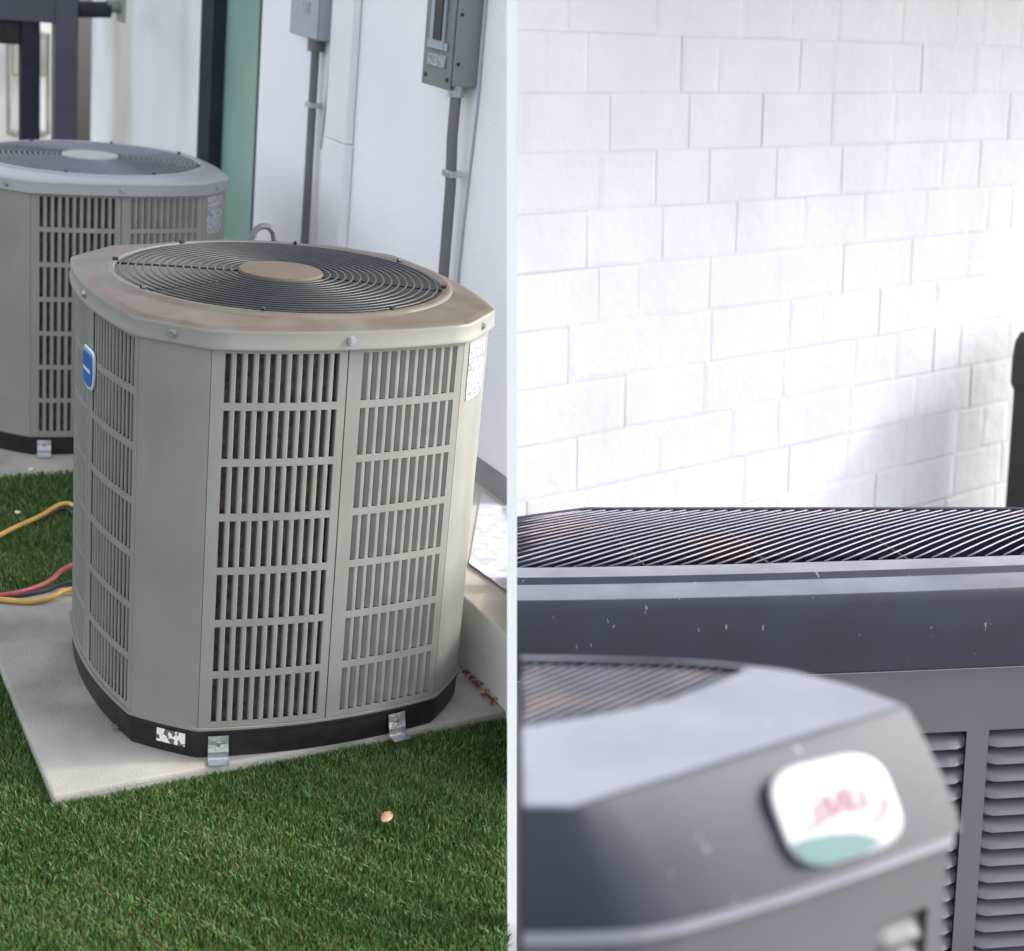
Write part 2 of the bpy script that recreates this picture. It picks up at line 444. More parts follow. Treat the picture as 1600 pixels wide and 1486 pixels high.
attach(MB().box((c.x-.03, GY-.03, zt-.045), (c.x-.012, GY+.07, zt+.12)).build('flange', M['mid'], bevel=.003), pg)
tag(pg, 'black pipe with a grey flange at the top left between gate and wall', 'pipe')
bw = MB().box((-3.5, 6.6, 0), (1.05, 6.8, 1.7)).build('end_wall', M['bright'])
tag(bw, 'bright white wall seen beyond the dark gate frame', 'wall')
wf = empty('window_frame', (ony(72, 130, 6.5).x, 6.5, 0.3))
def wseg(x0, x1, y0, y1, dy=.05, m=M['mid'], nm='rail'):
    a = ony(x0, y1, 6.5); c = ony(x1, y0, 6.5)
    return attach(MB().box((a.x, 6.5, a.z), (c.x, 6.5+dy, c.z)).build(nm, m, bevel=.01), wf)
wseg(74, 80, 52, 212, nm='stile'); wseg(12, 18, 52, 212, nm='stile'); wseg(18.5, 73.5, 50, 60); wseg(18.5, 73.5, 205, 214)
wseg(19, 73, 61, 118, .02, mat('dim pane', (0.33, 0.35, 0.28), 0.3, 0, 0.5, 3, 0.3), 'pane')
tag(wf, 'grey framed window in the white wall beyond the gate', 'window')

# ------------------------------------------------------------------ the big condenser (front left)
A_, C_, B_ = 0.3702, 0.1068, 0.0314
L_ = A_ - C_
ZB, HB = 0.065, 0.80
ZT = ZB + HB
def side_pt(k, u, z, d=0.0, L=L_, A=A_, B=B_):
    """point on the bulged side k (0 front, 1 left, 2 back, 3 right); d = depth inwards"""
    s = u / L
    y = -A - B*(1-s*s)
    nx, ny = 2*B*s/L, -1.0          # outward normal of the parabola (towards -y)
    l = math.hypot(nx, ny); nx, ny = nx/l, ny/l
    x = u - nx*d; y = y - ny*d
    a = -math.pi/2*k
    return Vector((x*math.cos(a)-y*math.sin(a), x*math.sin(a)+y*math.cos(a), z))
def outline(off, z, n_side=14, n_ch=4, chb=0.004, B=B_):
    P = []
    for k in (0, 3, 2, 1):
        for i in range(n_side+1):
            P.append(side_pt(k, -L_ + 2*L_*i/n_side, z, -off, B=B))
        e = side_pt(k, L_, z, -off, B=B); kk = {0:3, 3:2, 2:1, 1:0}[k]
        s = side_pt(kk, -L_, z, -off, B=B)
        for i in range(1, n_ch):
            t = i/n_ch; p = e.lerp(s, t); r = Vector((p.x, p.y, 0)).normalized()
            P.append(p + r*chb*4*t*(1-t))
    return P

def curved_box(mb, k, u0, u1, z0, z1, d0=0.0, d1=0.002, n=4):
    V = []
    for i in range(n+1):
        u = u0 + (u1-u0)*i/n
        V += [side_pt(k, u, z0, d0), side_pt(k, u, z1, d0), side_pt(k, u, z1, d1), side_pt(k, u, z0, d1)]
    Fc = []
    for i in range(n):
        a = i*4; b_ = a+4
        Fc += [(a, b_, b_+1, a+1), (a+1, b_+1, b_+2, a+2), (a+2, b_+2, b_+3, a+3), (a+3, b_+3, b_, a)]
    Fc += [(0, 1, 2, 3), (n*4, n*4+3, n*4+2, n*4+1)]
    mb.add(V, Fc)

unit = empty('air_conditioner', (0, 0, 0))
ROWS = 7
row_p = 0.1122; row_h = 0.0968; row_0 = ZT - 0.0135
def row_z(r): return row_0 - r*row_p - row_h, row_0 - r*row_p
def halves(k):
    """(u0,u1 panel, s0,s1 slots, number of slots)"""
    n = 11 if k in (0, 2) else 13
    return [(-L_+.0015, -.0012, -L_+.026, -.018, n), (.0012, L_-.0015, .031, L_-.018, n)]
slat_cache = {}
stuff = MB()
for k in range(4):
    for hi, (u0, u1, s0, s1, n) in enumerate(halves(k)):
        pb = MB()
        p = (s1-s0)/(n-1+(.56 if k == 1 else .48)); g = p*(.56 if k == 1 else .48)
        fe, fd = (.05, 1.3) if hi == 0 or k != 0 else (.62, .7)
        if k == 1: fe, fd = 0.0, .35
        curved_box(pb, k, u0, s0, ZB+.004, ZT-.002); curved_box(pb, k, s1, u1, ZB+.004, ZT-.002)
        # lips folded in along the panel edges
        curved_box(pb, k, u0, u0+.0015, ZB+.004, ZT-.002, .0021, .016, 1); curved_box(pb, k, u1-.0015, u1, ZB+.004, ZT-.002, .0021, .016, 1)
        zs = [ZT-.002]
        for r in range(ROWS):
            a, c = row_z(r); curved_box(pb, k, s0, s1, c, zs[-1], 0, .002, 6); zs.append(a)
        curved_box(pb, k, s0, s1, ZB+.004, zs[-1], 0, .002, 6)
        for r in range(ROWS):           # flange on the last stile edge
            a, c = row_z(r); pr = [(s1-.0012, .0022), (s1, .0022), (s1-g*fe, .002+g*fd), (s1-g*fe-.0012, .002+g*fd)]
            pb.add([side_pt(k, u, z, d) for z in (a, c) for u, d in pr], [(0,1,5,4),(1,2,6,5),(2,3,7,6),(3,0,4,7)])
        pb.build('louver_panel', M['cabinet'], unit)
        for r in range(ROWS):
            a, c = row_z(r)
            for i in range(n-1):
                us = s0 + p*i + g; ue = s0 + p*(i+1)
                single = (k == 0) or (k == 1 and hi == 1)
                key = (k, hi, i)
                if single and key in slat_cache:
                    o = bpy.data.objects.new('slat', slat_cache[key]); COL.objects.link(o)
                    o.parent = unit; o.location = (0, 0, -row_p*r); continue
                prof = [(us, .0035), (us+.0012, .0012), (us+.0028, .0002), (ue-.0026, .0002), (ue-.001, .0012), (ue, .0035),
                        (us+.0014, .0045), (us-g*fe+.0012, .0025+g*fd), (us-g*fe, .002+g*fd)]
                V = [side_pt(k, u, z, d) for z in (a+.0003, c-.0003) for (u, d) in prof]
                m_ = len(prof)
                Fc = [(j, (j+1) % m_, (j+1) % m_+m_, j+m_) for j in range(m_)] + [tuple(range(m_-1, -1, -1)), tuple(range(m_, 2*m_))]
                if single:
                    o = mesh('slat', V, Fc, M['slat'], unit); slat_cache[key] = o.data
                    o.location = (0, 0, 0)
                else:
                    stuff.add(V, Fc)
o = stuff.build('slats', M['slat'], unit); o['kind'] = 'stuff'

# corner panels
order = {0: 3, 3: 2, 2: 1, 1: 0}
for k in (0, 3, 2, 1):
    kk = order[k]; b = MB(); Lp = []
    for d in (0.0, .003):
        e = side_pt(k, L_-.0005, 0, d); s = side_pt(kk, -L_+.0005, 0, d); P = []
        for i in range(9):
            t = i/8; p = e.lerp(s, t); r = Vector((p.x, p.y, 0)).normalized(); P.append(p + r*.007*(1-(2*t-1)**6) * (1 - .25*(2*t-1)**2) )
        Lp.append(P)
    V = []; Fc = []
    ring = Lp[0] + Lp[1][::-1]; n = len(ring)
    for z in (ZB+.002, ZT-.002): V += [Vector((p.x, p.y, z)) for p in ring]
    Fc = [(i, (i+1) % n, (i+1) % n+n, i+n) for i in range(n)]
    for z in (0, 1):
        for i in range(8): Fc.append((i+z*n, i+1+z*n, n-2-i+z*n, n-1-i+z*n))
    b.add(V, Fc); b.build('corner_panel', M['cabinet'], unit, smooth='auto')

# coil behind the louvers, base pan, seams
b = MB(); b.loops([outline(-.021, ZB+.005), outline(-.021, ZT-.004)]); b.build('coil', M['coil'], unit, smooth='auto')
b = MB(); b.loops([outline(-.004, .0), outline(-.001, .006), outline(.001, ZB-.012), outline(.0035, ZB-.009), outline(.0035, ZB+.0015)], cap0=True, cap1=True)
b.build('base_pan', M['black'], unit, smooth='auto')
b = MB(); b.loops([outline(.0052, ZB-.002), outline(.006, ZB), outline(.0055, ZB+.0035), outline(.001, ZB+.0038), outline(.0, ZB+.003)], cap0=True)
b.build('bottom_flange', M['cabinet'], unit, smooth='auto')

# top cap
ol = outline(0, 0)
def cap_loop(off, z, blend=0.0, R=0.0):
    P = outline(off, z, chb=.002); out = []
    for p, q in zip(P, ol):
        a = math.atan2(q.y, q.x); c = Vector((R*math.cos(a), R*math.sin(a), z)); out.append(p.lerp(c, blend))
    return out
b = MB()
b.loops([cap_loop(.009, ZT-.004), cap_loop(.0125, ZT-.004), cap_loop(.0125, ZT+.001), cap_loop(.0105, ZT+.004), cap_loop(.0105, ZT+.027), cap_loop(.0095, ZT+.031), cap_loop(.0065, ZT+.0335),
         cap_loop(.0, ZT+.0345), cap_loop(-.004, ZT+.037), cap_loop(-.01, ZT+.038),
         cap_loop(0, ZT+.0435, .75, .372), cap_loop(0, ZT+.0465, 1, .366), cap_loop(0, ZT+.0515, 1, .361), cap_loop(0, ZT+.053, 1, .354),
         cap_loop(0, ZT+.0515, 1, .346), cap_loop(0, ZT+.044, 1, .341), cap_loop(0, ZT-.08, 1, .339)])
cap = b.build('top_cap', M['cap'], unit, smooth='auto')
b = MB(); N = 48
b.loops([[Vector((r*math.cos(2*math.pi*i/N), r*math.sin(2*math.pi*i/N), z)) for i in range(N)] for r, z in ((.345, ZT-.02), (.337, ZT-.16))], cap1=True)
well = b.build('fan_well', M['well'], unit, smooth='auto')
# grille: concentric wires, spokes, clips, hub
GZ = ZT + .050
rings = []
for i in range(15):
    r = .104 + i*(.333-.104)/14
    z = GZ + .007*(1-(r/.34)**2)
    rings.append(MB().tube([(r*math.cos(2*math.pi*j/72), r*math.sin(2*math.pi*j/72), z) for j in range(72)], .0021, 6, closed=True).build('grille_ring', M['wire'], unit, smooth=True))
for a in (20, 65, 110, 155, 200, 245, 290, 335):
    c, s = math.cos(rad(a)), math.sin(rad(a))
    rings.append(MB().tube([(r*c, r*s, GZ + .007*(1-(r/.34)**2) - .0045) for r in (.08, .2, .3, .343)], .0026, 6).build('grille_spoke', M['wire'], unit, smooth=True))
    rings.append(MB().tube([(r*c, r*s, ZT+.0545) for r in (.341, .352)], .0042, 6).build('grille_clip', M['black'], unit))
b = MB()
b.loops([[Vector((r*math.cos(2*math.pi*i/N), r*math.sin(2*math.pi*i/N), z)) for i in range(N)] for r, z in ((.0885, GZ), (.0895, GZ+.006), (.087, GZ+.011), (.05, GZ+.013), (.01, GZ+.0132))], cap0=True, cap1=True)
hub = b.build('grille_hub', M['hub'], unit, smooth='auto')
fb = mat('fan blade', (0.1, 0.1, 0.105), 0.5, 0.3, 0.5, 12, 0.2)
MB().tube([(0, 0, ZT-.15), (0, 0, ZT+.02)], .07, 20).build('fan_motor', M['black'], unit, smooth='auto')
for q in range(3):
    V = []; Fc = []
    for i in range(7):
        r = .06 + .26*i/6
        for j in range(7):
            t = (j/6-.5)*rad(75)*(1-.15*i/6) + rad(q*120+30); V.append((r*math.cos(t), r*math.sin(t), ZT-.045 + .035*(j/6-.5)))
    for i in range(6):
        for j in range(6): a = i*7+j; Fc.append((a, a+1, a+8, a+7))
    mesh('fan_blade', V, Fc, fb, unit, smooth=True)
# screws on the skirt
def screw(p, n):
    n = n.normalized(); return MB().tube([p - n*.001, p + n*.002], .0095, 12).tube([p + n*.002, p + n*.006], .0062, 6).build('screw', M['zinc'], unit, smooth='auto')
for k in range(4):
    p = side_pt(k, 0, ZT+.0145, -.0105); screw(p, Vector((p.x, p.y, 0)))
    e = side_pt(k, L_, ZT+.0145, -.0105); s = side_pt(order[k], -L_, ZT+.0145, -.0105); p = e.lerp(s, .5); screw(p+Vector((p.x,p.y,0)).normalized()*.002, Vector((p.x, p.y, 0)))

# rating label on the right hand corner panel
def on_corner(k, t, z, off=.0):
    e = side_pt(k, L_, z); s = side_pt(order[k], -L_, z); p = e.lerp(s, t); r = Vector((p.x, p.y, 0)).normalized()
    return p + r*(.007*(1-(2*t-1)**6)*(1-.25*(2*t-1)**2) + off)
def decal(name, m, k, t0, t1, z0, z1, off=.0012, n=6):
    V = []; Fc = []
    for i in range(n+1):
        t = t0+(t1-t0)*i/n
        V += [on_corner(k, t, z0, off), on_corner(k, t, z1, off), on_corner(k, t, z0, off-.001), on_corner(k, t, z1, off-.001)]
    for i in range(n):
        a = i*4; Fc += [(a, a+4, a+5, a+1), (a+2, a+3, a+7, a+6), (a+1, a+5, a+7, a+3), (a, a+2, a+6, a+4)]
    Fc += [(0, 1, 3, 2), (n*4, n*4+2, n*4+3, n*4+1)]
    return mesh(name, V, Fc, m, unit)
decal('rating_label', M['label'], 0, .12, .72, ZT-.135, ZT-.012)
# base tag
V = []
b = MB()
bp = [on_corner(1, .42+.42*i/5, .0, -.0008) for i in range(6)]
b.loops([[Vector((p.x, p.y, 0)) + Vector((p.x,p.y,0)).normalized()*o_ + Vector((0, 0, z)) for p in bp] for (o_, z) in ((.0, .022), (.0, .052))], closed=False)
bt = b.build('base_tag', overlay(mat('base tag print', (.75,.75,.74), .5), (.05,.04,.04), f_noise(60, .5, .54, .9, stretch=(1.6,1.6,1.2), detail=2)), unit)
# blue shield badge on the left side panel
def left_pt(u, z, off): return side_pt(1, u, z, -off)
def shield(u0, u1, zc, h, off0, off1, name, m, parent):
    P = []
    w = (u1-u0); uc = (u0+u1)/2
    for a in range(28):
        t = 2*math.pi*a/28; c, s = math.cos(t), math.sin(t)
        x = math.copysign(abs(c)**.35, c); y = math.copysign(abs(s)**.35, s)
        if y < 0: x *= 1 - .22*abs(y)**2; y *= 1.0 + .1*(1-abs(x))
        P.append((uc + x*w/2, zc + y*h/2))
    b = MB(); b.loops([[left_pt(u, z, off0) for u, z in P], [left_pt(u, z, off1) for u, z in P], [left_pt(uc+(u-uc)*.94, zc+(z-zc)*.94, off1+.0015) for u, z in P]], cap1=True)
    return b.build(name, m, parent)
ub0, ub1 = -.028, .058
bd = shield(ub0, ub1, ZT-.135, .084, .0015, .0045, 'badge', mat('badge rim', (.55, .66, .7), .35, .3), unit)
o = shield(ub0+.007, ub1-.007, ZT-.135, .07, .0062, .0066, 'badge_face', M['badge_blue'], unit)
o.parent = bd
b = MB()
for i in range(12):      # illegible line of small raised letters
    u = ub0+.016+i*.0047
    b.add([left_pt(u, ZT-.138-.004, .0088), left_pt(u+.0034, ZT-.138-.004, .0088), left_pt(u+.0034, ZT-.138+.003+random.random()*.002, .0088), left_pt(u, ZT-.138+.004, .0088)], [(0, 1, 2, 3)])
o = b.build('badge_lettering', M['white'], bd)
# hold-down brackets
def bracket(u, k=0, w=.040):
    b = MB()
    n = 2
    prof = [(-.0005+.006, .052), (.007, .045), (.0085, .035), (.013, .020), (.0145, .008), (.018, .003), (.040, .0022)]
    V = []; Fc = []
    for j, (off, z) in enumerate(prof):
        for uu in (u-w/2, u+w/2): V += [side_pt(k, uu, z, -off), side_pt(k, uu, z+.0, -off-.0018) if z > .004 else side_pt(k, uu, z+.0018, -off)]
    for j in range(len(prof)-1):
        a = j*4; c = a+4
        Fc += [(a+1, a+3, c+3, c+1), (a, c, c+2, a+2), (a, a+1, c+1, c), (a+2, c+2, c+3, a+3)]
    Fc += [(0, 2, 3, 1), (len(prof)*4-4, len(prof)*4-3, len(prof)*4-1, len(prof)*4-2)]
    o = MB().add(V, Fc).build('hold_down_bracket', M['zinc'], unit)
    p = side_pt(k, u, .036, -.0115); nn = side_pt(k, u, .036, -.02) - p
    MB().tube([p-nn*.2, p+nn*.15], .005, 8).build('bracket_screw', M['zinc'], o)
    return o
bracket(-.222); bracket(.165); bracket(.222, 2); bracket(-.165, 2)
unit.location = (0, 0, .0505)
tag(unit, 'large grey louvred air conditioner with brown dust on its top, standing in front', 'air conditioner', 'grey louvred air conditioners on the turf')
cm = children_map()
u2 = copy_tree(unit, cm)
u2.location = (.085, 2.05, .0205); u2.scale = (1, 1, .95)
u2['label'] = 'grey louvred air conditioner with a clean top, partly hidden behind the front one'
def relink(o, mt):
    o.material_slots[0].link = 'OBJECT'; o.material_slots[0].material = mt
cm = children_map()
for o in list(cm[u2.name]):
    if o.name.startswith('base_tag'): bpy.data.objects.remove(o)
cm = children_map()
for o in cm[u2.name]:
    nm = o.name.split('.')[0]
    if nm == 'top_cap': relink(o, M['cap_clean'])
    if nm == 'grille_hub': relink(o, M['hub_clean'])
    if nm in ('grille_ring', 'grille_spoke'): relink(o, M['wire_clean'])

# ------------------------------------------------------------------ hoses, paper, small litter
def spline(P, n=10):
    P = [Vector(p) for p in P]; out = []
    for i in range(len(P)-1):
        p0 = P[max(i-1, 0)]; p1 = P[i]; p2 = P[i+1]; p3 = P[min(i+2, len(P)-1)]
        for j in range(n):
            t = j/n; out.append(.5*((2*p1) + (-p0+p2)*t + (2*p0-5*p1+4*p2-p3)*t*t + (-p0+3*p1-3*p2+p3)*t**3))
    out.append(P[-1]); return out
def hose(pix, z, r, name, m, label, extra):
    P = [onz(x, y, zz) for (x, y), zz in zip(pix, z)] + [Vector(e) for e in extra]
    o = MB().tube(spline(P), r, 10).build(name, m, smooth=True)
    return tag(o, label, 'hose', 'service hoses beside the front unit')
hose([(-60, 868), (16, 828), (60, 808), (106, 787)], [.045, .045, .045, .05], .0068, 'hose', M['hose_yellow'], 'yellow hose lying on the turf, behind and above the others', [(-.12, .95, .06), (.1, .9, .08)])
hose([(60, 812), (80, 803), (106, 796)], [.032, .037, .04], .005, 'hose', M['hose_black'], 'black hose under the upper yellow one on the turf', [(-.15, .9, .05), (.05, .88, .07)])
hose([(-60, 936), (16, 928), (55, 918), (80, 906), (106, 886)], [.064, .064, .064, .07, .09], .0062, 'hose', M['hose_red'], 'red hose crossing the concrete pad, topmost of its bundle', [(-.22, .60, .1), (.0, .56, .12)])
hose([(-60, 938), (16, 932), (55, 926), (80, 920), (106, 911)], [.0575, .0575, .0575, .059, .07], .0055, 'hose', M['hose_black'], 'black hose crossing the concrete pad between the red and yellow ones', [(-.22, .55, .07), (.0, .53, .07)])
hose([(-60, 932), (16, 938), (50, 940), (80, 934), (106, 922)], [.058, .058, .058, .06, .065], .0068, 'hose', M['hose_yellow'], 'yellow hose crossing the concrete pad, lowest of its bundle', [(-.22, .50, .062), (.0, .5, .062)])

# crumpled printed sheet on the ledge
c0, c1 = onz(733, 880, LZ+.008), onz(822, 945, LZ+.008)
c2_, c3 = onx(751, 780, WX-.03), onx(822, 806, WX-.03)
NX, NY = 22, 26; V = []; Fc = []
for j in range(NY+1):
    for i in range(NX+1):
        s, t = i/NX, j/NY
        p = (c0.lerp(c1, s)).lerp(c2_.lerp(c3, s), t)
        h = .007*mnoise.noise(p*9) + .0025*mnoise.noise(p*26) - .014*math.sin(t*3.1)
        V.append(Vector((p.x, p.y, max(LZ+.003, p.z + h))))
for j in range(NY):
    for i in range(NX): a = j*(NX+1)+i; Fc.append((a, a+1, a+NX+2, a+NX+1))
b = MB().add(V, Fc); k = len(b.V)
b.add([v - Vector((0, 0, .002)) for v in V], [f[::-1] for f in Fc])
bor = list(range(NX+1)) + [(j+1)*(NX+1)-1 for j in range(1, NY+1)] + [NY*(NX+1)+i for i in range(NX-1, -1, -1)] + [j*(NX+1) for j in range(NY-1, 0, -1)]
b.F += [[bor[(i+1) % len(bor)], bor[i], bor[i]+k, bor[(i+1) % len(bor)]+k] for i in range(len(bor))]
o = b.build('paper_sheet', M['paper'], smooth='auto', clip=LCLIP)
tag(o, 'crumpled white printed sheet lying on the ledge beside the unit', 'paper')

def leaf(p, L, Wd, a, m, name, label, cat, group=None, bend=.004, tilt=.0):
    V = []; Fc = []; n = 8
    R = Matrix.Rotation(a, 3, 'Z') @ Matrix.Rotation(tilt, 3, 'X')
    for lay in (0, 1):
        for i in range(n+1):
            t = i/n; w = Wd*.5*math.sin(math.pi*(t**.8))**.7
            for s in (-1, 0, 1):
                V.append(Vector(p) + R @ Vector(((t-.5)*L, s*w, bend*abs(s) + bend*math.sin(t*3) + lay*.0012)))
    k = (n+1)*3
    for i in range(n):
        for s in (0, 1):
            a0 = i*3+s; Fc.append((a0+1, a0, a0+3, a0+4)); Fc.append((k+a0, k+a0+1, k+a0+4, k+a0+3))
        Fc.append((i*3, k+i*3, k+i*3+3, i*3+3)); Fc.append((i*3+2, i*3+5, k+i*3+5, k+i*3+2))
    o = MB().add(V, Fc).build(name, m, smooth=True)
    return tag(o, label, cat, group)
pl = onz(603, 1288, .036)
leaf(pl+Vector((0,0,.012)), .042, .021, rad(42), mat('fallen petal', (.36, .23, .14), .6, 0, .3, 80, .3), 'fallen_petal', 'pale pink petal lying alone on the turf in the foreground', 'petal', 'fallen petals', tilt=.25)
leaf(onz(50, 736, .042), .024, .018, .3, M['petal'], 'fallen_petal', 'small pale petal on the turf before the rear unit', 'petal', 'fallen petals')
leaf(onz(28, 803, .042), .02, .016, 1.1, M['petal'], 'fallen_petal', 'small pale petal on the turf above the yellow hose', 'petal', 'fallen petals')
leaf(onz(181, 1139, .0525), .026, .016, 2.1, mat('old leaf', (.25, .22, .17), .6), 'dry_leaf', 'small dry leaf on the concrete pad against the black base', 'leaf')
for i in range(16):
    t = i/15
    p = onz(724+t*50+random.uniform(-4, 3), 1052+t*42+random.uniform(-7, 9), .055)
    leaf(p, random.uniform(.012, .022), random.uniform(.006, .01), random.uniform(0, 6), M['debris'] if i % 3 else M['leaf'], 'dry_leaf', 'scrap of reddish leaf litter in the gap between pad and ledge', 'leaf', 'leaf litter by the ledge', tilt=random.uniform(-.5, .5))

# ------------------------------------------------------------------ turf blades
def in_pad(x, y):
    ins = np.ones(x.shape, bool)
    for (ax, ay), (bx, by) in zip(PADC, PADC[1:]+PADC[:1]):
        l = math.hypot(bx-ax, by-ay); ins &= ((bx-ax)*(y-ay)-(by-ay)*(x-ax))/l > .004
    return ins
def blades(x0, x1, y0, y1, dens, seed):
    g = np.random.default_rng(seed)
    n = int((x1-x0)*(y1-y0)*dens)
    x = g.uniform(x0, x1, n); y = g.uniform(y0, y1, n)
    d = (x-CP.x)*RR.x + (y-CP.y)*RR.y + (0-CP.z)*RR.z
    keep = (d < -HALF-.003) & (x < .444) & ~in_pad(x, y) & ~((x > -.552) & (y > 1.478) & (y < 2.5))
    # keep what the lens could see plus a margin
    fw = (x-CP.x)*FF.x + (y-CP.y)*FF.y + (0-CP.z)*FF.z
    up = (x-CP.x)*UU.x + (y-CP.y)*UU.y + (0-CP.z)*UU.z
    keep &= (fw > 1) & (PX + F*d/np.maximum(fw, .1) > -260) & (PY - F*up/np.maximum(fw, .1) < 1640)
    x, y = x[keep], y[keep]; n = len(x)
    h = g.uniform(.014, .028, n); w = g.uniform(.0008, .0016, n)
    a = g.uniform(0, 2*np.pi, n); ln = g.uniform(.003, .014, n); ld = g.uniform(0, 2*np.pi, n)
    # clumped lean
    ld = ld + 0 ; ln *= 1 + .4*np.sin(x*61+y*47)
    dx, dy = np.cos(a)*w, np.sin(a)*w; lx, ly = np.cos(ld)*ln, np.sin(ld)*ln
    B0 = .017; V = np.empty((n, 5, 3), np.float32)
    V[:, 0] = np.c_[x-dx, y-dy, np.zeros(n)]; V[:, 1] = np.c_[x+dx, y+dy, np.zeros(n)]
    V[:, 2] = np.c_[x-dx*.8+lx*.35, y-dy*.8+ly*.35, h*.62]; V[:, 3] = np.c_[x+dx*.8+lx*.35, y+dy*.8+ly*.35, h*.62]
    V[:, 4] = np.c_[x+lx, y+ly, h*(1-.2*(ln/.022))]
    V[:, :, 2] += B0
    t = g.uniform(0, 1, n)
    patch = .5+.5*np.sin(x*9+1.3*np.sin(y*7))*np.sin(y*11+x*3)
    c0 = np.array([.020, .075, .014]); c1 = np.array([.155, .265, .075]); c2 = np.array([.19, .17, .07])
    col = c0*(1-t[:, None]) + c1*t[:, None]
    dry = (g.uniform(0, 1, n) < .10+.12*patch)[:, None]
    col = np.where(dry, c2*(.5+.6*t[:, None]), col)*(0.85+.3*patch)[:, None]
    return V, col
Vs, Cs = [], []
for args in ((-1.5, .45, -1.4, .6, 150000, 1), (-1.2, .45, .6, 3.2, 55000, 2)):
    v, c = blades(*args); Vs.append(v); Cs.append(c)
V = np.concatenate(Vs); Cc = np.concatenate(Cs); n = len(V)
me = bpy.data.meshes.new('turf')
me.vertices.add(n*5); me.vertices.foreach_set('co', V.reshape(-1))
idx = (np.arange(n)[:, None]*5 + np.array([0, 1, 3, 0, 3, 2, 2, 3, 4])[None]).astype(np.int32)
me.loops.add(n*9); me.loops.foreach_set('vertex_index', idx.reshape(-1))
me.polygons.add(n*3); me.polygons.foreach_set('loop_start', np.arange(0, n*9, 3, dtype=np.int32)); me.polygons.foreach_set('loop_total', np.full(n*3, 3, np.int32))
me.update(calc_edges=True)
ca = me.color_attributes.new('tint', 'FLOAT_COLOR', 'POINT')
ca.data.foreach_set('color', np.repeat(np.c_[Cc, np.ones(n)], 5, axis=0).astype(np.float32).reshape(-1))
tm = bpy.data.materials.new('turf blades'); tm.use_nodes = True
nt = tm.node_tree; at = nt.nodes.new('ShaderNodeAttribute'); at.attribute_name = 'tint'
bs = nt.nodes['Principled BSDF']; nt.links.new(at.outputs['Color'], bs.inputs['Base Color']); bs.inputs['Roughness'].default_value = .42; bs.inputs['Specular IOR Level'].default_value = .25
me.materials.append(tm)
turf = bpy.data.objects.new('artificial_turf', me); COL.objects.link(turf)
tag(turf, 'short green artificial turf around the concrete pads', 'grass', kind='stuff')
print('blades', n)

# ================================================================== RIGHT PLACE (its own frame, then M_R)
RZ0 = -1.95
UPR = tuple((M_R.to_3x3() @ Vector((0, 0, 1))).normalized())
M['slate'] = overlay(mat('slate cap', (0.027, 0.030, 0.046), 0.5, 0, 0.4, 8, 0.12, 0.05, 300), (0.27, 0.28, 0.33), f_up(0.9, 0.985, 0.95, up=UPR, scale=7))  # pale lavender on upward faces paints in the grazing sky reflection
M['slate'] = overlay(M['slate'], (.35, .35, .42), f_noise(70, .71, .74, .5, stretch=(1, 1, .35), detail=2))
M['body_r'] = mat('warm grey body', (0.125, 0.119, 0.132), 0.5, 0, 0.5, 8, 0.06)
M['lip_r'] = mat('pale lip', (0.36, 0.36, 0.41), 0.4, 0, 0.5, 8, 0.06)
M['louver_r'] = mat('louver grey', (0.17, 0.165, 0.185), 0.35, 0.1, 0.6, 8, 0.06)
M['bar_r'] = overlay(mat('bright bar', (0.19, 0.19, 0.25), 0.5, 0.2, 0.5, 25, 0.15), (.42, .26, .2), f_noise(3, .5, .66, .35))  # orange noise paints warm reflections into the bar colour
M['well_r'] = mat('slate well', (0.05, 0.054, 0.085), 0.6, 0, 0.4, 8, 0.2)
M['floor_r'] = mat('concrete paving', (0.4, 0.4, 0.39), 0.85, 0, 0.3, 5, 0.12, 0.3, 90)
M['brick'] = mat('white painted brick', (0.55, 0.55, 0.585), 0.75, 0, 0.3, 3, 0.05, 0.55, 13)
M['mortar'] = mat('white painted mortar', (0.5, 0.5, 0.53), 0.8, 0, 0.3, 9, 0.05, 0.4, 80)

def rroot(name, loc):
    return empty(name, mw=M_R @ Matrix.Translation(loc))
def radd(mb, name, m, root=None, smooth=False, clip=True, bevel=0.0):
    """mb is in the right frame; the object gets that frame's world matrix"""
    o = mb.build(name, m, smooth=smooth, clip=RCLIP if clip else None, bevel=bevel)
    if len(o.data.vertices) == 0:
        bpy.data.objects.remove(o); return None
    if root is not None:
        o.parent = root; o.matrix_parent_inverse = root.matrix_world.inverted()
        o.matrix_basis = M_R
    else: o.matrix_world = M_R
    return o

# white strip for the gap between the two places, built as a post
PTY0, PTY1 = 2.6, 2.63
pt = radd(MB().add([(-HALF, PTY0, RZ0-.3), (HALF, PTY0, RZ0-.3), (HALF, PTY1, RZ0-.3), (-HALF, PTY1, RZ0-.3), (-HALF, PTY0, .24), (HALF, PTY0, .24), (HALF, PTY1, .24), (-HALF, PTY1, .24)], [(0,3,2,1),(4,5,6,7),(0,1,5,4),(1,2,6,5),(2,3,7,6),(3,0,4,7)]), 'gap_strip', mat('white strip paint', (0.88, 0.88, 0.88), 0.7, 0, 0.3, 3, 0.02), clip=False)
tag(pt, 'slim upright white strip filling the gap between the two views', 'post')

fl = radd(MB().box((HALF, .3, RZ0-.1), (7.0, 10.5, RZ0)), 'pavement', M['floor_r'])
fl['kind'] = 'structure'

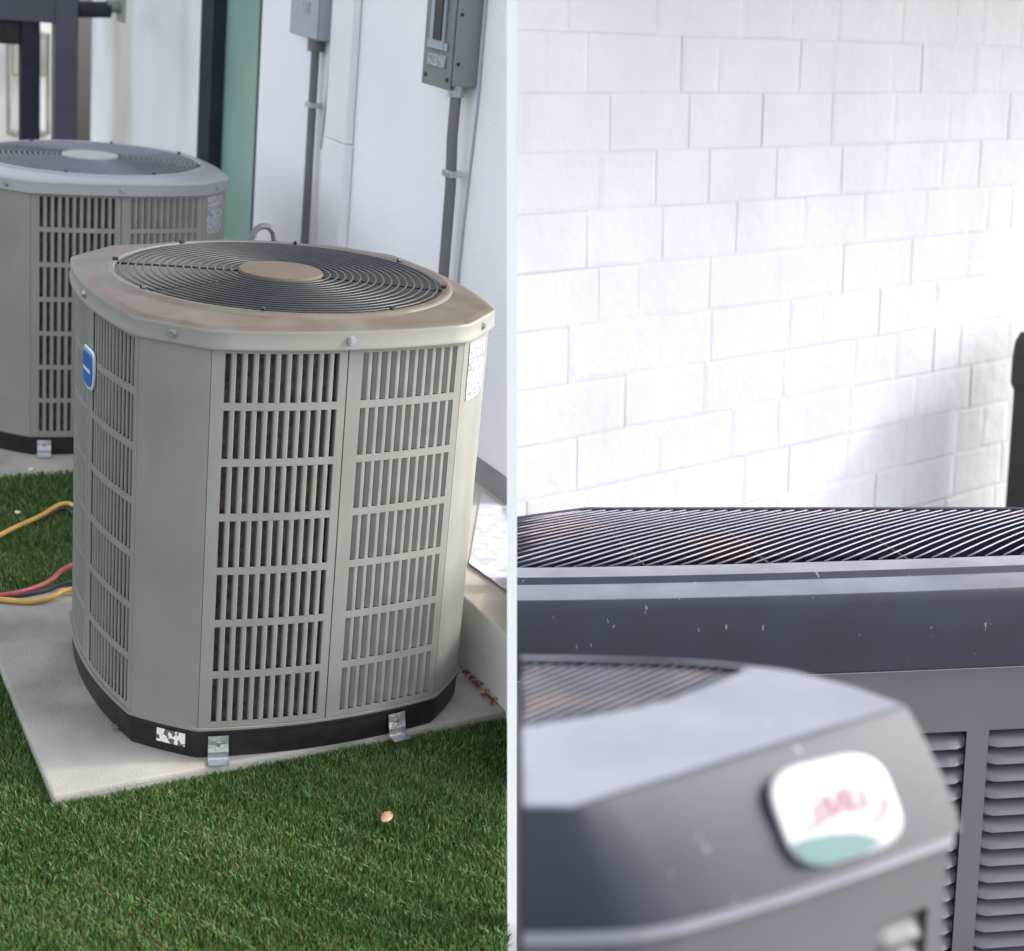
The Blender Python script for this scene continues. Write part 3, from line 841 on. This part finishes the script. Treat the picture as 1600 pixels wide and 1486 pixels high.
# brick wall
WD = Vector((math.sin(rad(49.5)), math.cos(rad(49.5)), 0)); WN = Vector((WD.y, -WD.x, 0))
W0 = Vector((0, 5.45, 0))
CH = 0.2
bwall = rroot('brick_wall', W0 + Vector((0, 0, RZ0)))
b = MB()
def wp(t, z, o_): return W0 + WD*t + WN*o_ + Vector((0, 0, z))
def wquad(b, t0, t1, z0, z1, o0, o1):
    P = [wp(t, z, o_) for o_ in (o0, o1) for (t, z) in ((t0, z0), (t1, z0), (t1, z1), (t0, z1))]
    b.add(P, [(0, 1, 2, 3), (7, 6, 5, 4), (0, 4, 5, 1), (1, 5, 6, 2), (2, 6, 7, 3), (3, 7, 4, 0)])
wquad(b, -.2, 6.0, RZ0, 2.4, -.25, -.0035)
radd(b, 'mortar', M['mortar'], bwall)
def brick_mesh(t0, t1, z0, z1):
    b = MB(); o1 = .0015 + random.uniform(-.0012, .0015); e = .009
    j = lambda: random.uniform(-.0015, .0015)
    c = [(t0+j(), z0+j()), (t1+j(), z0+j()), (t1+j(), z1+j()), (t0+j(), z1+j())]
    cc = ((t0+t1)/2, (z0+z1)/2); et = random.choice((.003, .02, .03)); ez = random.choice((.008, .014, .02))
    inn = [(t+et*(1 if t < cc[0] else -1), z+ez*(1 if z < cc[1] else -1)) for t, z in c]
    P = [wp(t, z, -.02) for t, z in c] + [wp(t, z, o1-.0022) for t, z in c] + [wp(t, z, o1+random.uniform(-.001, .001)) for t, z in inn]
    b.add(P, [(0, 4, 5, 1)[::-1], (1, 5, 6, 2)[::-1], (2, 6, 7, 3)[::-1], (3, 7, 4, 0)[::-1], (4, 5, 9, 8), (5, 6, 10, 9), (6, 7, 11, 10), (7, 4, 8, 11), (8, 9, 10, 11)])
    return b
zc = 0.012
nr = 0
ztop = zc + 3*CH
rest = MB()
for r in range(14):
    z1 = ztop - r*CH; z0 = z1 - CH
    gr = .001
    t = -.35 + (.21 if r % 2 else 0) + random.uniform(-.04, .04)
    while t < 5.9:
        ln = random.choice((.20, .28, .38, .40, .42, .46))
        gl, gr = gr, random.choice((0, 0, 0, .0003, .0014)); bb = brick_mesh(max(t, -.19)+gl, t+ln-gr, z0+.0004, z1-random.choice((.0004, .0010, .0024))) if t+ln > -.1 else None
        if bb is not None:
            if t < 3.6 and z1 > -1.35 and z0 < .45:
                radd(bb, 'brick', M['brick'], bwall)
            else:
                rest.add(bb.V, bb.F)
        t += ln
o = radd(rest, 'bricks', M['brick'], bwall); o['kind'] = 'stuff'
tag(bwall, 'white painted block wall receding behind the dark topped units', 'wall')

# added slab above the wall, out of view, cuts its sky light
b = MB(); wquad(b, -.2, 6.0, 1.25, 1.4, .0, 2.3)
o = radd(b, 'sky_blocker', M['floor_r']); tag(o, 'added unseen slab above the block wall that blocks sky light', 'light blocker')
# dark cabinet at the right edge, its shadow falls on the wall
tt = 3.02
cab = rroot('dark_cabinet', wp(tt+.3, RZ0, .3))
top = rplane(1583, 527, wp(0, 0, .28), WN)
tq = (top - W0).dot(WD); zq = top.z
b = MB()
oo = (.28, .48)
P = [wp(t, z, o_) for o_ in oo for (t, z) in ((tq+.03, RZ0), (tq+.55, RZ0), (tq+.55, zq+.03), (tq+.05, zq+.02), (tq+.012, zq-.02), (tq, zq-.08), (tq, zq-.2), (tq+.03, zq-.24))]
b.add(P, [tuple(range(8)), tuple(range(15, 7, -1))] + [(i, 8+i, 8+(i+1) % 8, (i+1) % 8) for i in range(8)])
radd(b, 'housing', mat('near black paint', (.02, .024, .022), .5), cab, bevel=.008)
tag(cab, 'near black cabinet standing by the white block wall at the right edge', 'cabinet')

# ---- rear slate-topped unit
ZR = -0.98
def edge_y(x): return 940 - 20*(max(0, (x-808))/776)**1.5
xs = [760 + i*60 for i in range(18)]          # px along the front edge, beyond the frame on both sides
front = [rz(x, edge_y(x), ZR) for x in xs]
def back_off(P, d): return [p + Vector((-.02*d, d, 0)) for p in P]
d900 = rz(1200, edge_y(1200)-22, ZR).y - rz(1200, edge_y(1200), ZR).y
d912 = d900; 
def dpx(n_): return rz(1200, edge_y(1200)-n_, ZR).y - rz(1200, edge_y(1200), ZR).y
ru = rroot('air_conditioner', Vector((.6, 3.5, RZ0)))
def zz(P, dz): return [p + Vector((0, 0, dz)) for p in P]
FR = [front]
ZI = ZR + .014
def dpz(n_, z): return rz(1200, edge_y(1200)-n_, z).y - rz(1200, edge_y(1200), ZR).y
rows = [zz(back_off(front, .018), -.168), zz(back_off(front, .0), -.168), zz(back_off(front, -.012), -.160), zz(back_off(front, -.010), -.09), zz(back_off(front, -.003), -.02), zz(back_off(front, .004), -.004), zz(back_off(front, .010), 0),
        zz(back_off(front, dpx(25)-.004), .001), zz(back_off(front, dpx(25)), .003), zz(back_off(front, dpx(25)+.007), .0125), zz(back_off(front, dpx(25)+.011), .014), zz(back_off(front, dpz(52, ZI)), .014), zz(back_off(front, dpz(52, ZI)+.004), -.12)]
b = MB(); b.loops(rows, closed=False)
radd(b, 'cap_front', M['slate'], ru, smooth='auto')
# back rim of the cap, with the cut corner at the left
yb = lambda x: 795.0 if x > 915 else 795 + (915-x)*.135
bk = [rz(x, yb(x), ZI+.005) for x in (760, 800, 850, 915, 1000, 1200, 1400, 1600, 1750)]
b = MB(); b.loops([zz(bk, -.12), zz(bk, -.004), zz(bk, 0), [p+Vector((0, .012, .001)) for p in bk], [p+Vector((0, .016, -.004)) for p in bk], [p+Vector((0, .016, -.17)) for p in bk]], closed=False)
radd(b, 'back_rim', mat('slate rim', (.03, .032, .05), .45), ru, smooth='auto')
# body
bodyf = back_off(front, .014)
wx1 = bodyf[-1].x; ybk = bk[-1].y
b = MB(); b.box((HALF, front[6].y+.12, ZR-.135), (wx1, ybk, ZR-.12)); radd(b, 'fan_well', M['well_r'], ru)
b = MB(); b.add([(wx1, front[-1].y, RZ0+.05), (wx1, ybk, RZ0+.05), (wx1, ybk, ZR+.0), (wx1, front[-1].y, ZR+.0), (wx1-.01, front[-1].y, RZ0+.05), (wx1-.01, ybk, RZ0+.05), (wx1-.01, ybk, ZR), (wx1-.01, front[-1].y, ZR)], [(0, 1, 2, 3), (7, 6, 5, 4), (3, 2, 6, 7), (0, 4, 5, 1), (1, 5, 6, 2), (0, 3, 7, 4)])
radd(b, 'side_panel', M['body_r'], ru)
b = MB(); b.box((HALF, ybk-.004, RZ0+.05), (wx1-.012, ybk+.004, ZR-.17)); radd(b, 'back_panel', M['body_r'], ru)
def bpt(x, z, d=0.0):
    """point on the body's front face at x"""
    for i in range(len(bodyf)-1):
        if bodyf[i].x <= x <= bodyf[i+1].x or i == len(bodyf)-2:
            t = (x-bodyf[i].x)/(bodyf[i+1].x-bodyf[i].x); p = bodyf[i].lerp(bodyf[i+1], t); return Vector((x, p.y + d, z))
def face_x(px):    # x where pixel column px meets the body front, mid height
    best = None
    for i in range(400):
        x = i*.004; p = bpt(x, -1.3); q = W_VIRT.inverted() @ p; u = PX + F*q.x/(-q.z)
        if best is None or abs(u-px) < best[0]: best = (abs(u-px), x)
    return best[1]
def fz(px, py):
    x = face_x(px); p0 = bpt(x, 0); d = vray(px, py); return d.z*(p0.y/d.y)
zlo = RZ0+.06; ztp = ZR-.168
zl1 = fz(1540, 1141); lp = (zl1 - fz(1540, 1406))/10
cA1 = face_x(1511); cB0 = face_x(1545); cw = .17
cols = [(cA1-cw, cA1), (cB0, cB0+cw)]
nlv = int((zl1-zlo-.05)/lp)
zl0 = zl1 - nlv*lp
b = MB()
def fbox(x0, x1, z0, z1, d0=0, d1=.004, n=5):
    V = []; Fc = []
    for i in range(n+1):
        x = x0+(x1-x0)*i/n; V += [bpt(x, z0, d0), bpt(x, z1, d0), bpt(x, z1, d1), bpt(x, z0, d1)]
    for i in range(n):
        a = i*4; c = a+4; Fc += [(a, c, c+1, a+1), (a+1, c+1, c+2, a+2), (a+2, c+2, c+3, a+3), (a+3, c+3, c, a)]
    Fc += [(0, 1, 2, 3), (n*4, n*4+3, n*4+2, n*4+1)]; return V, Fc
b.add(*fbox(.0, wx1, zl1, ztp, n=12)); b.add(*fbox(.0, wx1, zlo, zl0, n=12))
xe = [0.0] + [v for c in cols for v in c] + [wx1]
for i in range(0, len(xe), 2):
    b.add(*fbox(xe[i], xe[i+1], zl0, zl1))
radd(b, 'front_panel', M['body_r'], ru)
b = MB(); b.add(*fbox(.0, wx1, zlo, ztp, .05, .055, 8)); radd(b, 'inner_liner', M['black'], ru)
b = MB(); b.add(*fbox(.0, wx1, RZ0, zlo, .01, .06, 8)); radd(b, 'base_pan', M['black'], ru)
b = MB(); b.add(*fbox(.0, wx1, ztp-.006, ztp-.001, -.003, -.0005, 12)); radd(b, 'top_trim', M['lip_r'], ru)
for (x0, x1) in cols:
    for r in range(nlv):
        z1 = zl1 - r*lp; z0 = z1-lp
        prof = [(.036, z1-.013), (.022, z1-.016), (.011, z1-.021), (.003, z0+.008), (-.003, z0+.003), (-.004, z0+.0005), (.0, z0-.001), (.004, z0+.002)]
        V = []; Fc = []; n = len(prof); ns = 8
        for i in range(ns+1):
            s = i/ns; x = x0+(x1-x0)*s; e = min(1, min(s, 1-s)*9)**.5
            for d, z in prof:
                V.append(bpt(x, z, d if d > .012 else .012+(d-.012)*e))
        for i in range(ns):
            for j in range(n-1): a = i*n+j; Fc.append((a, a+n, a+n+1, a+1))
        radd(MB().add(V, Fc), 'louver', M['louver_r'], ru, smooth=True)
# grille bars
for i in range(56):
    xf = 420 + 28*i
    xb = 1250 + .75*(xf-900)
    if xb < 810: continue
    a = rz(xf, edge_y(max(xf, 808))-53, ZI-.003); c = rz(xb, 796 if xb > 915 else 797+(915-xb)*.135, ZI+.001)
    if xf > 1660: continue
    pts = []
    for j in range(9):
        t = j/8; p = a.lerp(c, t); p.z += .012*math.sin(math.pi*t)*.5; p.x += -.012*math.sin(math.pi*t); pts.append(p)
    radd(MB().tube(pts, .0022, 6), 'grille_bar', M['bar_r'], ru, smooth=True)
for xa in (.28, .55, .86):
    a = Vector((xa, rz(1200, 880, ZI).y+.01, ZI-.008)); c = Vector((xa-.10, ybk-.005, ZI-.006))
    radd(MB().tube([a, a.lerp(c, .5)+Vector((0, 0, .004)), c], .004, 6), 'grille_brace', M['black'], ru, smooth=True)
tag(ru, 'rear unit with dark slate top, parallel grille wires and louvred grey side', 'air conditioner', 'dark topped air conditioners by the block wall')

# ---- near slate-topped unit with the white badge
ZF = -0.50; DZ = .085
fu = rroot('air_conditioner', Vector((.12, 1.3, ZF-.65)))
topl = [rz(*p, ZF) for p in ((700, 1262), (808, 1262), (860, 1262), (893, 1262), (917, 1258), (960, 1244), (1050, 1217), (1160, 1182), (1290, 1142), (1415, 1102))]
farl = [rz(*p, ZF) for p in ((1335, 1072), (1230, 1046), (1100, 1033), (900, 1026), (700, 1024))]
botl = [rz(*p, ZF-DZ) for p in ((690, 1458), (830, 1456), (900, 1455), (960, 1453), (1010, 1449), (1070, 1438), (1150, 1416), (1240, 1389), (1370, 1346), (1503, 1296))]
farb = [p + Vector((.022, .022, -DZ)) for p in farl[:1]] + [p + Vector((0, .03, -DZ)) for p in farl[1:]]
T = topl + farl; Bt = botl + farb
ctr = Vector((.05, 1.25, 0))
def lerpl(A, B, t, dz=0): return [a.lerp(b_, t) + Vector((0, 0, dz)) for a, b_ in zip(A, B)]
def inset(P, d, dz=0):
    out = []; n = len(P)
    for i, p in enumerate(P):
        a = P[max(i-1, 0)]; c = P[min(i+1, n-1)]
        t = (c-a); nn = Vector((-t.y, t.x, 0)).normalized(); out.append(p + nn*d + Vector((0, 0, dz)))
    return out
b = MB(); b.loops([lerpl(Bt, Bt, 0), lerpl(T, Bt, .5, .0015), lerpl(T, Bt, .06, .0005), T], closed=False)
def densify(P, n=6):
    out = []
    for i in range(len(P)-1):
        for j in range(n): out.append(P[i].lerp(P[i+1], j/n))
    return out+[P[-1]]
skl = [inset(Bt, .008), Bt, inset(lerpl(T, Bt, .6), -.004), inset(lerpl(T, Bt, .25), -.003), inset(lerpl(T, Bt, .06), -.001), T, inset(T, .0035, .0012)]
b = MB(); b.loops(skl, closed=False)
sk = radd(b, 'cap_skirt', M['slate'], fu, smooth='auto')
# top plate around the round opening
oc_pts = [rz(*p, ZF) for p in ((1162, 1049), (1050, 1098), (808, 1143))]
def circ(p, q, r):
    ax, ay, bx_, by_, cx_, cy_ = p.x, p.y, q.x, q.y, r.x, r.y
    d = 2*(ax*(by_-cy_)+bx_*(cy_-ay)+cx_*(ay-by_))
    ux = ((ax*ax+ay*ay)*(by_-cy_)+(bx_*bx_+by_*by_)*(cy_-ay)+(cx_*cx_+cy_*cy_)*(ay-by_))/d
    uy = ((ax*ax+ay*ay)*(cx_-bx_)+(bx_*bx_+by_*by_)*(ax-cx_)+(cx_*cx_+cy_*cy_)*(bx_-ax))/d
    return Vector((ux, uy, 0)), math.hypot(ax-ux, ay-uy)
OC, OR = circ(*oc_pts)
print('opening', OC, OR, [tuple(round(v, 3) for v in p) for p in T])
opn = [rz(*p, ZF) for p in ((700, 1165), (808, 1144), (940, 1122), (1050, 1098), (1125, 1070), (1162, 1049), (1120, 1043), (1040, 1039), (900, 1036), (700, 1033))]
outer = inset(T, .0035, .0008)
# bridge outer rim and opening by matching parameter along the outline
def resample(P, n):
    L = [0]
    for i in range(1, len(P)): L.append(L[-1] + (P[i]-P[i-1]).length)
    out = []
    for k in range(n):
        s = L[-1]*k/(n-1); i = 0
        while i < len(L)-2 and L[i+1] < s: i += 1
        out.append(P[i].lerp(P[i+1], (s-L[i])/max(1e-9, L[i+1]-L[i])))
    return out
ob = spline(opn, 6)
iC = min(range(len(ob)), key=lambda i: -ob[i].x)
o1_ = resample(outer[:10], 30) + resample(outer[9:], 24)[1:]
i1_ = resample(ob[:iC+1], 30) + resample(ob[iC:], 24)[1:]
b = MB()
mid = [a.lerp(c, .9) + Vector((0, 0, .0035)) for a, c in zip(o1_, i1_)]
mid0 = [a.lerp(c, .45) + Vector((0, 0, .0022)) for a, c in zip(o1_, i1_)]
b.loops([o1_, mid0, mid, zz(i1_, .003), zz(i1_, -.003), zz(i1_, -.05)], closed=False)
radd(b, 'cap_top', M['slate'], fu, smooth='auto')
# grille bars of the near unit
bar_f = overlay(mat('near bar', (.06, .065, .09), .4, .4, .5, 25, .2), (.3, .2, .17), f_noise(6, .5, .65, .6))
for i in range(48):
    xf = 100 + 27*i
    a = rz(xf, 1165-(xf-700)*.05, ZF); c = a + Vector((.26, .26*1.1, 0))
    # clip the wire to the opening outline
    pts = []
    for j in range(81):
        p = a.lerp(c, j/80)
        inside = False; n = len(i1_)
        for k in range(n):
            p1, p2 = i1_[k], i1_[(k+1) % n]
            if (p1.y > p.y) != (p2.y > p.y) and p.x < (p2.x-p1.x)*(p.y-p1.y)/(p2.y-p1.y)+p1.x: inside = not inside
        if inside: pts.append(p + Vector((0, 0, -.002)))
    if len(pts) > 2 and max(p.x for p in pts) > HALF:
        radd(MB().tube(pts, .0015, 6), 'grille_bar', bar_f, fu, smooth=True)
b = MB(); b.add([(0, .9, ZF-.052), (.45, .9, ZF-.052), (.45, 1.5, ZF-.052), (0, 1.5, ZF-.052)], [(0, 1, 2, 3)])
# well floor follows the opening
b = MB(); b.F = [list(range(len(i1_)))]; b.V = zz(i1_, -.049); radd(b, 'fan_well', M['well_r'], fu, clip=True)
# body under the skirt
Bi = inset(Bt, .006, -.001); Bj = inset(Bt, .006, -.014); Bk = inset(Bt, .010, -.0145)
b = MB(); b.loops([inset(Bt, .012, -.0005), Bi, Bj, Bk], closed=False); radd(b, 'cabinet_lip', M['lip_r'], fu)
BZ = ZF-DZ-.5
def down(P, z): return [Vector((p.x, p.y, z)) for p in P]
# face 1 (left), face 2 (right, with louvers), rest
K = Bk
FX = K[3:10]; fc = K[9:]
def panel(P, z0, z1, name, off=0.0):
    b = MB(); b.loops([down(P, z0), down(P, z1)], closed=False); return radd(b, name, M['body_r'], fu)
zt_ = K[0].z
panel(K[:3] + [K[3].lerp(K[2], .05)], BZ, zt_, 'cabinet_panel'); panel(fc, BZ, zt_, 'cabinet_panel')
D2 = (K[9]-K[5]); N2 = Vector((D2.y, -D2.x, 0)).normalized(); 
def p2(s, z, o_=0.0): i_ = min(5, int(s*6)); q_ = FX[i_].lerp(FX[i_+1], s*6-i_); return Vector((q_.x, q_.y, z)) + N2*o_
# where the louvres start: find s for px 1395
def s_of(px, z):
    return min((abs(PX + F*(W_VIRT.inverted() @ p2(s/200, z)).x/-(W_VIRT.inverted() @ p2(s/200, z)).z - px), s/200) for s in range(201))[1]
sl0 = s_of(1368, zt_-.06); sl1 = .965
lz1 = zt_-.05; lpf = lp*.62
nl2 = 12; lz0 = lz1-nl2*lpf
b = MB()
def q2(b, s0, s1, z0, z1): b.add([p2(s0, z0), p2(s1, z0), p2(s1, z1), p2(s0, z1)], [(0, 1, 2, 3)])
[q2(b, .004+(sl0-.004)*i/10, .004+(sl0-.004)*(i+1)/10, BZ, zt_) for i in range(10)]; q2(b, sl1, 1, BZ, zt_); q2(b, sl0, sl1, lz1, zt_); q2(b, sl0, sl1, BZ, lz0)
radd(b, 'cabinet_panel', M['body_r'], fu)
for r in range(nl2):
    z1 = lz1-r*lpf; z0 = z1-lpf
    prof = [(-.016, z1-.001), (-.008, z1-.006), (-.001, z0+.004), (.003, z0+.001), (.001, z0-.001)]
    V = []; Fc = []; n = len(prof)
    for i in range(7):
        s = i/6; e = min(1, min(s, 1-s)*6)**.5
        for o_, z in prof: V.append(p2(sl0+(sl1-sl0)*s, z, o_ if o_ < -.006 else -.006+(o_+.006)*e))
    for i in range(6):
        for j in range(n-1): a = i*n+j; Fc.append((a, a+n, a+n+1, a+1))
    radd(MB().add(V, Fc), 'louver', M['body_r'], fu, smooth=True)
b = MB(); b.add([p2(sl0-.02, lz0-.01, -.03), p2(sl1+.01, lz0-.01, -.03), p2(sl1+.01, lz1+.01, -.03), p2(sl0-.02, lz1+.01, -.03)], [(0, 1, 2, 3)]); radd(b, 'inner_liner', M['black'], fu)
b = MB(); b.F = [list(range(len(K)))]; b.V = down(K, BZ); radd(b, 'base_pan', M['black'], fu)
tag(fu, 'near unit with dark slate top and a white badge on its sloping skirt', 'air conditioner', 'dark topped air conditioners by the block wall')
# plinth it stands on
b = MB(); Pp = [p + Vector((.0, 0, 0)) for p in K]; b.loops([down(Pp, RZ0), down(Pp, BZ-.001)], closed=False)
b.F.append([len(Pp)+i for i in range(len(Pp))])
o = radd(b, 'plinth', M['floor_r']); tag(o, 'concrete plinth under the near slate topped unit', 'plinth')

# badge on the lit facet
P0, P1, Q0 = T[6], T[9], Bt[6]; Q1 = Bt[9]
fn = (P1-P0).cross(Q0-P0).normalized()
if fn.y > 0: fn = -fn
fc0 = (P0+P1+Q0+Q1)/4 + fn*.0065
def bpoly(px, off): return [rplane(x, y, fc0 + fn*off, fn) for x, y in px]
# rounded square outline in the photograph's view of the badge
corners = [(1196, 1222), (1350, 1178), (1418, 1300), (1252, 1354)]
cen = (1305, 1266)
def rounded(corners, r=.30, n=7):
    out = []; m_ = len(corners)
    for i in range(m_):
        p = Vector((*corners[i], 0)); a = Vector((*corners[i-1], 0)); c = Vector((*corners[(i+1) % m_], 0))
        s = p.lerp(a, r); e = p.lerp(c, r)
        for k in range(n): t = k/(n-1); out.append(((1-t)**2*s + 2*t*(1-t)*p + t*t*e)[:2])
    # bulge the sides a little
    return [(cen[0]+(x-cen[0])*1.02, cen[1]+(y-cen[1])*1.02) for x, y in out]
bo = rounded([(1188, 1208), (1368, 1168), (1424, 1312), (1246, 1366)], .36)
sc = lambda k: [(cen[0]+(x-cen[0])*k, cen[1]+(y-cen[1])*k) for x, y in bo]
b = MB(); b.loops([bpoly(bo, -.008), bpoly(bo, .001), bpoly(sc(.93), .003)], cap1=True)
bad = radd(b, 'badge', mat('badge enamel', (.36, .36, .37), .5), fu)
# teal foot of the badge
tl = [(1238, 1318), (1262, 1310), (1300, 1303), (1335, 1301), (1362, 1306), (1378, 1316), (1352, 1332), (1318, 1342), (1290, 1348), (1268, 1350), (1252, 1340)]
b = MB(); b.V = bpoly(tl, .0036); b.F = [list(range(len(tl)))]
o = radd(b, 'badge_foot', mat('teal print', (.03, .115, .11), .5), None); o.parent = bad; o.matrix_parent_inverse = M_R.inverted(); o.matrix_basis = M_R
red = mat('red print', (.27, .14, .175), .6)
b = MB()
def stroke(pts, w):
    for (x0, y0), (x1, y1) in zip(pts[:-1], pts[1:]):
        dx, dy = x1-x0, y1-y0; l = math.hypot(dx, dy); nx_, ny_ = -dy/l*w/2, dx/l*w/2
        b.add(bpoly([(x0+nx_, y0+ny_), (x1+nx_, y1+ny_), (x1-nx_, y1-ny_), (x0-nx_, y0-ny_)], .0038), [(0, 1, 2, 3)])
stroke([(1258, 1298), (1284, 1286)], 8); stroke([(1284, 1286), (1275, 1260), (1290, 1250)], 8)
stroke([(1296, 1282), (1290, 1242), (1310, 1274), (1312, 1234), (1327, 1268)], 8)
stroke([(1324, 1230), (1337, 1264), (1354, 1259), (1345, 1234)], 8)
stroke([(1382, 1246), (1385, 1262), (1378, 1276), (1362, 1284)], 7)
o = radd(b, 'badge_lettering', red, None); o.parent = bad; o.matrix_parent_inverse = M_R.inverted(); o.matrix_basis = M_R
